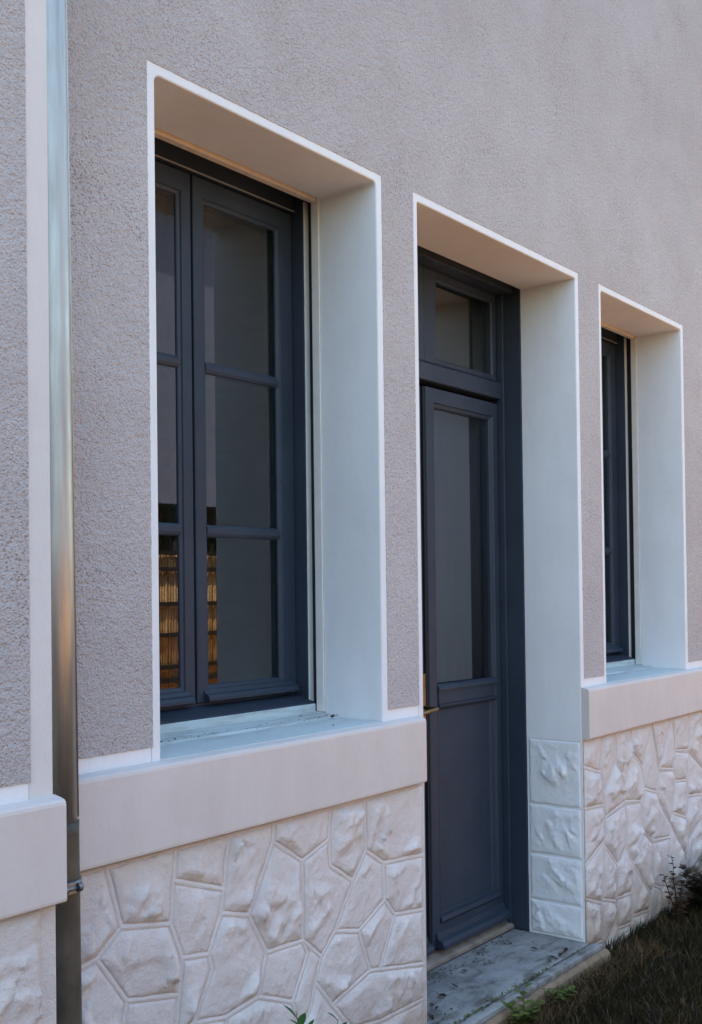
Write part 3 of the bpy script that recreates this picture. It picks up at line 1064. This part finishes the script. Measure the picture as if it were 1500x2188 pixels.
m.tube([(3.163, 0.3325, 0.893), (3.163, 0.275, 0.893), (3.158, 0.268, 0.893), (3.148, 0.265, 0.892), (3.10, 0.264, 0.889), (3.055, 0.266, 0.883)], [0.0075, 0.0065, 0.007, 0.007, 0.0075, 0.006], 12)
part('door_handle', m, M['brass'], door, True)

# ------------------------------------------------------------------ door step
step = thing('door_step', ((DX0 + DX1) / 2, 0.1, GZ), 'worn grey concrete step with sandy kerb under the dark double door', 'step')
b = bmesh.new()
def worn_slab(x0, x1, y0, y1, z0, z1, nx, ny, amp, seed, round_front=0.0):
    m = MB()
    top = []
    for j in range(ny + 1):
        row = []
        for i in range(nx + 1):
            x, y = x0 + (x1 - x0) * i / nx, y0 + (y1 - y0) * j / ny
            hz = amp * noise.noise(Vector((x * 6, y * 9, seed))) + amp * 0.6 * noise.noise(Vector((x * 22, y * 22, seed + 3)))
            edge = 0.0
            if j == 0:
                edge = -round_front
                y += 0.004 * noise.noise(Vector((x * 17, 2.0, seed)))
            if j == ny:
                y += 0.003 * noise.noise(Vector((x * 19, 7.0, seed)))
            row.append(m.bm.verts.new((x, y, z1 + hz + edge)))
        top.append(row)
    for j in range(ny):
        for i in range(nx):
            f = m.bm.faces.new((top[j][i], top[j][i + 1], top[j + 1][i + 1], top[j + 1][i]))
            f.smooth = True
    rim = top[0] + [r[-1] for r in top[1:]] + top[-1][::-1][1:] + [r[0] for r in top[::-1][1:-1]]
    low = [m.bm.verts.new((v.co.x, v.co.y, z0)) for v in rim]
    for i in range(len(rim)):
        k = (i + 1) % len(rim)
        m.bm.faces.new((rim[i], rim[k], low[k], low[i]))
    m.bm.faces.new(low[::-1])
    return m
b.free()
part('step_slab', worn_slab(DX0 + 0.004, DX1 - 0.004, -0.0185, 0.298, -0.2, 0.0005, 70, 24, 0.0022, 3), M['slab'], step)
part('kerb_stone', worn_slab(DX0 - 0.02, DX1 + 0.020, -0.058, -0.0225, -0.2, -0.002, 80, 4, 0.003, 8, 0.004), M['slab'], step)
part('kerb_face', worn_slab(DX0 - 0.03, DX1 + 0.028, -0.085, -0.0585, -0.2, -0.018, 90, 3, 0.006, 12, 0.012), M['kerb'], step, label='sandy mortar along the front of the step')

# ------------------------------------------------------------------ left wing
wing = thing('house_wing', (0.0, -0.15, 0.0), 'projecting roughcast house corner with white quoin strip, left of the drainpipe', 'house')
LX1 = 1.2475
LY = -0.15
mb = MB()
mb.box(-4.0, LX1, LY + 0.004, 8.0, -0.3, EAVE)
part('wall', mb, M['white'], wing)
mb = MB()
mb.prism_x([(LY - 0.22, EAVE + 0.002), (LY - 0.22, EAVE + 0.10), (4.15, EAVE + 2.06), (8.5, EAVE + 0.10), (8.5, EAVE + 0.002)], -4.2, HX0 - 0.03)
part('roof', mb, M['roof'], wing)
part('roughcast_coat', coat([(-4.0, cz), (1.1995, cz), (1.1995, EAVE - 0.01), (-4.0, EAVE - 0.01)], [], LY - 0.002, 0.007, 2), None, wing)
part('quoin_strip', MB().box(1.197, LX1 + 0.001, LY + 0.0005, LY + 0.06, BZ1, EAVE - 0.01, 0.0012), M['quoin'], wing)
part('white_strip', MB().box(-4.0, 1.196, LY + 0.0005, LY + 0.02, 0.90, cz + 0.004), M['white'], wing)
o = band(-4.0, 1.2545, wing, LY)
mb = MB().box(-4.0, LX1 + 0.003, LY - 0.0015, LY + 0.10, -0.3, BZ0 + 0.004)
part('base_wall', mb, M['stone'], wing)
stone([(1.03, 0.40), (1.224, 0.40), (1.224, 0.742), (1.03, 0.742)], facade_map(LY), 701, wing, gap=0.004, amp=0.030, margin=0.012, step=0.007)
stone([(0.98, 0.10), (1.224, 0.10), (1.224, 0.40), (0.98, 0.40)], facade_map(LY), 702, wing, gap=0.006, amp=0.028, margin=0.016)
stone([(1.03, -0.2), (1.224, -0.2), (1.224, 0.10), (1.03, 0.10)], facade_map(LY), 703, wing, gap=0.006, amp=0.028, margin=0.016)
rnd = random.Random(9)
sd = [(0.92 - k * 0.16 + rnd.uniform(-.04, .04) - 0.07 * (j % 2), 0.62 - j * 0.2 + rnd.uniform(-.05, .05)) for k in range(10) for j in range(4)]
for i, p in enumerate(voronoi(sd, -0.8, 0.985, -0.2, 0.742, 1.2)):
    stone(p, facade_map(LY), 720 + i, wing, step=0.03)

# ------------------------------------------------------------------ drainpipe
pipe = thing('drainpipe', (1.331, -0.052, GZ), 'shiny zinc drainpipe in the corner between the two house fronts', 'drainpipe')
def px(z):
    return 1.3325 - (z - 0.6) * 0.0078
part('pipe', MB().tube([(px(z), -0.052, z) for z in (0.86, 1.4, 2.0, 2.6, 3.2, 4.0, EAVE)], 0.040, 40), M['zinc'], pipe, False)
part('lower_pipe', MB().tube([(px(z), -0.052, z) for z in (GZ - 0.02, 0.2, 0.5, 0.84)] + [(px(0.862), -0.052, 0.862)], [0.042, 0.042, 0.042, 0.042, 0.0425], 40), M['dark_pipe'], pipe, False, 'dark weathered lower pipe')
part('seam', MB().tube([(px(z) + 0.0285, -0.0805, z) for z in (0.87, 2.0, 3.2, EAVE)], 0.0022, 6), M['zinc'], pipe)
m = MB()
zc = 0.741
m.tube([(px(zc), -0.052, zc - 0.011), (px(zc), -0.052, zc + 0.011)], 0.0455, 40)
cl = part('clamp', m, M['steel'], pipe)
m = MB()
bx_, by_ = px(zc) - 0.006, -0.100
m.box(bx_ - 0.012, bx_ + 0.012, by_ - 0.004, by_ + 0.012, zc - 0.012, zc + 0.012, 0.002)
m.tube([(bx_ - 0.022, by_ - 0.003, zc), (bx_ + 0.020, by_ - 0.003, zc)], 0.0045, 8)
m.tube([(bx_ + 0.012, by_ - 0.003, zc), (bx_ + 0.021, by_ - 0.003, zc)], 0.0095, 6)
m.tube([(bx_ - 0.020, by_ - 0.003, zc), (bx_ - 0.013, by_ - 0.003, zc)], 0.0095, 6)
part('bolt', m, M['steel'], pipe)

# ------------------------------------------------------------------ garden edge: grass, weeds, debris
def blades(name, n, xr, yr, hr, mat, seed, lean=0.6, width=(0.0010, 0.0024), power=1.0, avoid=True):
    r = np.random.default_rng(seed)
    x = r.uniform(xr[0], xr[1], n)
    y = yr[1] - (yr[1] - yr[0]) * r.uniform(0, 1, n) ** power
    if avoid:
        k = ~((x > DX0 - 0.05) & (x < DX1 + 0.06) & (y > -0.088)) & ~(y > -0.004)
        x, y = x[k], y[k]
    n = len(x)
    h = r.uniform(hr[0], hr[1], n) * (0.7 + 0.6 * np.array([0.5 + 0.5 * noise.noise(Vector((a * 5, b * 5, seed))) for a, b in zip(x, y)]))
    az = r.uniform(0, 2 * np.pi, n)
    ld = r.uniform(0, 2 * np.pi, n)
    le = h * r.uniform(0.1, lean, n)
    w = r.uniform(width[0], width[1], n)
    z0 = np.full(n, GZ - 0.004)
    dx, dy = np.cos(az) * w, np.sin(az) * w
    lx, ly = np.cos(ld) * le, np.sin(ld) * le
    ly = np.where(y + ly > -0.03, -np.abs(ly), ly)
    v = np.empty((n, 5, 3))
    v[:, 0] = np.stack((x - dx, y - dy, z0), 1)
    v[:, 1] = np.stack((x + dx, y + dy, z0), 1)
    v[:, 2] = np.stack((x + dx * .8 + lx * .35, y + dy * .8 + ly * .35, z0 + h * .6), 1)
    v[:, 3] = np.stack((x - dx * .8 + lx * .35, y - dy * .8 + ly * .35, z0 + h * .6), 1)
    v[:, 4] = np.stack((x + lx, y + ly, z0 + h), 1)
    base = (np.arange(n) * 5)[:, None]
    q = (base + np.array([[0, 1, 2, 3]])).tolist()
    t = (base + np.array([[3, 2, 4]])).tolist()
    me = bpy.data.meshes.new(name)
    me.from_pydata(v.reshape(-1, 3).tolist(), [], q + t)
    me.materials.append(mat)
    o = bpy.data.objects.new(name, me)
    COL.objects.link(o)
    o['kind'] = 'stuff'
    return o

blades('grass', 46000, (2.7, 6.6), (-1.05, 0.0), (0.025, 0.060), M['grass'], 1)
blades('grass', 30000, (-2.0, 2.7), (-1.05, 0.0), (0.03, 0.07), M['grass'], 2)
blades('grass', 10000, (6.6, 10.0), (-1.05, 0.0), (0.03, 0.07), M['grass'], 3)
blades('dry_grass', 12000, (2.6, 6.6), (-1.0, 0.0), (0.02, 0.06), M['straw'], 4, 1.2)
blades('dry_grass', 9000, (-2.0, 2.7), (-1.05, 0.0), (0.02, 0.06), M['straw'], 5, 1.2)
blades('dry_grass', 2600, (DX0, DX1 + 0.25), (-0.20, -0.088), (0.02, 0.065), M['straw'], 6, 1.4)

def leaf_quad(b, p, d, up, L, wd, fold=0.25, curl=0.2):
    """one leaf: five faces worth of blade with a folded midrib"""
    d = d.normalized()
    s = d.cross(up)
    if s.length < 1e-4:
        s = d.cross(Vector((1, 0, 0)))
    s.normalize()
    n = s.cross(d).normalized()
    rows = []
    for t, k in ((0.0, 0.08), (0.25, 0.8), (0.55, 1.0), (0.82, 0.6), (1.0, 0.02)):
        c = p + d * (L * t) - n * (curl * L * t * t)
        rows.append((b.verts.new(c + s * (wd * k) + n * (fold * wd * k)), b.verts.new(c), b.verts.new(c - s * (wd * k) + n * (fold * wd * k))))
    for A, B in zip(rows, rows[1:]):
        b.faces.new((A[0], A[1], B[1], B[0]))
        b.faces.new((A[1], A[2], B[2], B[1]))

def plant(name, base, label, cat, stems, leaves_per, Lr, wr, leafm, stemm, seed, spread=0.5, curve=0.25, leafup=0.4, start=0.25, group=None, stem_r=0.0025):
    r = random.Random(seed)
    t = thing(name, base, label, cat, group)
    ms, ml = MB(), MB()
    B = Vector(base)
    for dirx, diry, H in stems:
        pts = []
        for k in range(7):
            q = k / 6
            pts.append(B + Vector((dirx * q ** 1.3, diry * q ** 1.3, H * q)) + Vector((r.uniform(-1, 1), r.uniform(-1, 1), 0)) * 0.006 * q)
        ms.tube(pts, [stem_r * (1 - 0.7 * k / 6) for k in range(7)], 6)
        for i in range(leaves_per):
            q = start + (1 - start) * (i + r.random()) / leaves_per
            j = min(5, int(q * 6))
            p = pts[j].lerp(pts[j + 1], q * 6 - j)
            a = i * 2.4 + r.uniform(-.4, .4)
            d = Vector((math.cos(a), math.sin(a), leafup + r.uniform(-.3, .4)))
            if d.y > 0 and p.y > -0.06:
                d.y *= -1
            leaf_quad(ml.bm, p, d, Vector((0, 0, 1)), r.uniform(*Lr) * (1.15 - 0.5 * q), r.uniform(*wr) * (1.15 - 0.4 * q))
    part('stem', ms, stemm, t, True)
    me = ml.mesh('foliage', leafm)
    part('foliage', me, None, t)
    return t

# young plant whose tips show at the lower edge
plant('leafy_plant', (1.86, -0.25, GZ), 'dark green leafy plant growing up against the pale stone plinth', 'plant',
      [(-0.05, 0.0, 0.47), (0.0, 0.03, 0.41), (0.06, -0.02, 0.42), (-0.02, -0.06, 0.36)], 15, (0.045, 0.075), (0.008, 0.014), M['leaf'], M['stem'], 11, leafup=1.1)
plant('weed', (3.03, -0.12, GZ), 'small bright green weed at the near end of the step kerb', 'weed',
      [(-0.05, 0.03, 0.10), (0.04, 0.02, 0.12), (0.0, -0.05, 0.10), (0.07, -0.02, 0.07), (-0.07, -0.03, 0.08)], 11, (0.03, 0.055), (0.008, 0.014), M['weed'], M['stem'], 12)
plant('weed', (3.27, -0.115, GZ), 'yellowish green weed halfway along the step kerb', 'weed',
      [(-0.04, 0.02, 0.07), (0.05, 0.0, 0.06), (0.0, -0.05, 0.07), (0.08, -0.03, 0.05)], 10, (0.026, 0.045), (0.007, 0.012), M['weed'], M['stem'], 13)
plant('dry_weed', (4.33, -0.11, GZ), 'dry brown seeded weed stalk in front of the far plinth', 'weed',
      [(-0.09, 0.02, 0.23), (0.03, 0.03, 0.28), (0.06, 0.0, 0.16), (-0.02, -0.03, 0.14), (0.10, -0.02, 0.12)], 15, (0.022, 0.042), (0.008, 0.014), M['dead'], M['dead'], 14, start=0.35, stem_r=0.0035)
rs = random.Random(21)
plant('shrub', (4.66, -0.14, GZ), 'low dark brownish shrub against the far stone plinth', 'shrub',
      [(rs.uniform(-.26, .24), rs.uniform(-.10, .08), rs.uniform(0.08, 0.22)) for _ in range(70)], 22, (0.03, 0.06), (0.010, 0.019), M['bush'], M['stem'], 15)
plant('shrub', (5.12, -0.18, GZ), 'second low brown shrub at the picture edge beyond the first one', 'shrub',
      [(rs.uniform(-.24, .24), rs.uniform(-.10, .10), rs.uniform(0.12, 0.28)) for _ in range(60)], 22, (0.03, 0.06), (0.010, 0.019), M['bush'], M['stem'], 16)
plant('dry_tuft', (3.52, -0.125, GZ), 'withered reddish brown tuft below the far end of the step', 'weed',
      [(rs.uniform(-.08, .08), rs.uniform(-.05, .02), rs.uniform(0.03, 0.07)) for _ in range(14)], 5, (0.012, 0.03), (0.002, 0.004), M['straw'], M['straw'], 17)

# bits of dead leaf and grit on the step and on the sill
def litter(name, spots, mat, seed):
    r = random.Random(seed)
    m = MB()
    for x, y, z, s in spots:
        a = r.uniform(0, 6.28)
        d = Vector((math.cos(a), math.sin(a), r.uniform(0.0, 0.25)))
        leaf_quad(m.bm, Vector((x, y, z)), d, Vector((0, 0, 1)), s, s * r.uniform(0.18, 0.38), 0.5, r.uniform(-.3, .1))
    o = part(name, m, mat)
    o['kind'] = 'stuff'
    return o
r = random.Random(31)
sp = [(3.44 + 0.018 * k, 0.005 + r.uniform(-.008, .012), .004, r.uniform(.012, .03)) for k in range(8)] + [ (3.532, .094, .004, .03), (2.95, .144, .004, .035), (2.803, .065, .004, .03), (3.05, .127, .004, .03), (3.20, .184, .004, .03)]
sp += [(r.uniform(2.72, 3.68), 0.28 - abs(r.gauss(0, 0.06)), .003, r.uniform(.004, .012)) for _ in range(120)]
sp += [(2.72 + abs(r.gauss(0, 0.10)), r.uniform(0.02, 0.28), .003, r.uniform(.005, .016)) for _ in range(70)]
sp += [(r.uniform(2.75, 3.7), r.uniform(-0.03, 0.25), .003, r.uniform(.003, .008)) for _ in range(60)]
litter('leaf_litter', sp, M['dead'], 32)
ms_ = [(r.uniform(2.75, 3.35) if r.random() < 0.75 else r.uniform(3.35, 3.72), -0.021 + r.gauss(0, .004), .001, r.uniform(.006, .014)) for _ in range(130)]
litter('moss', ms_, M['weed'], 35)
sp = [(2.31, 0.045, .9385, .012), (2.435, 0.15, .941, .02), (2.452, 0.165, .946, .018), (2.36, 0.2, .950, .012)]
sp += [(r.uniform(1.7, 2.47), r.gauss(0.16, 0.012), .9465, r.uniform(.003, .008)) for _ in range(70)]
litter('sill_grit', sp, M['dead'], 33)

# ------------------------------------------------------------------ what the panes reflect: sunny bamboo fence, dark hedge
fence = thing('bamboo_fence', (4.0, -6.0, GZ), 'tall sunlit bamboo cane fence across the yard, mirrored in the near window', 'fence')
r = random.Random(41)
m = MB()
x = -8.0
while x < 20.0:
    h = 1.80 + r.uniform(-.03, .03)
    rr = r.uniform(0.014, 0.022)
    m.tube([(x, -6.0, GZ), (x + r.uniform(-.01, .01), -6.0, GZ + h)], rr, 6)
    x += 2 * rr + 0.003
o = part('cane_screen', m, M['bamboo'], fence)
o['kind'] = 'stuff'
for z in (0.16, 0.40, 0.54, 0.87, 1.19, 1.55, 1.72):
    part('batten', MB().box(-8.0, 20.0, -5.975, -5.95, z - 0.022, z + 0.022), M['batten'], fence)
for k in range(15):
    part('post', MB().box(-8.0 + 2 * k, -7.93 + 2 * k, -6.1, -6.03, GZ, 1.85), M['batten'], fence)
r = np.random.default_rng(51)
n = 26000
c = np.stack((r.uniform(-8, 20, n), -7.0 + 0.5 * r.uniform(-1, 1, n), GZ + 2.38 * r.uniform(0, 1, n) ** 0.5), 1)
a = r.normal(size=(n, 3)); a /= np.linalg.norm(a, axis=1)[:, None]
b2 = np.cross(a, r.normal(size=(n, 3))); b2 /= np.linalg.norm(b2, axis=1)[:, None]
v = np.stack((c - a * .045, c + b2 * .028, c + a * .045, c - b2 * .028), 1).reshape(-1, 3)
me = bpy.data.meshes.new('foliage')
me.from_pydata(v.tolist(), [], (np.arange(n)[:, None] * 4 + np.arange(4)[None]).tolist())
me.materials.append(M['hedge'])
hedge = thing('hedge', (6.0, -7.0, GZ), 'dark clipped hedge rising behind the bamboo fence', 'hedge')
part('foliage', me, None, hedge)
part('inner_branches', MB().box(-8, 20, -7.30, -6.70, GZ, 2.31), M['bush'], hedge)

# pale neighbouring house far across the yard, also only mirrored in the panes
nb = thing('neighbour_house', (20.0, -18.0, GZ), 'tall plain grey rendered house beyond the hedge, mirrored in the near window', 'house')
part('wall', MB().box(13.0, 30.0, -26.0, -17.0, GZ, 10.6), M['grey_render'], nb)
part('roof', MB().prism_x([(-16.6, 10.602), (-16.6, 10.75), (-21.5, 13.2), (-26.4, 10.75), (-26.4, 10.602)], 12.6, 30.4), M['roof'], nb)
for k in range(4):
    for z in (1.0, 4.2, 7.4):
        part('window', MB().box(21.0 + 2.3 * k, 22.1 + 2.3 * k, -16.998, -16.95, z, z + 1.5), M['joinery'], nb)
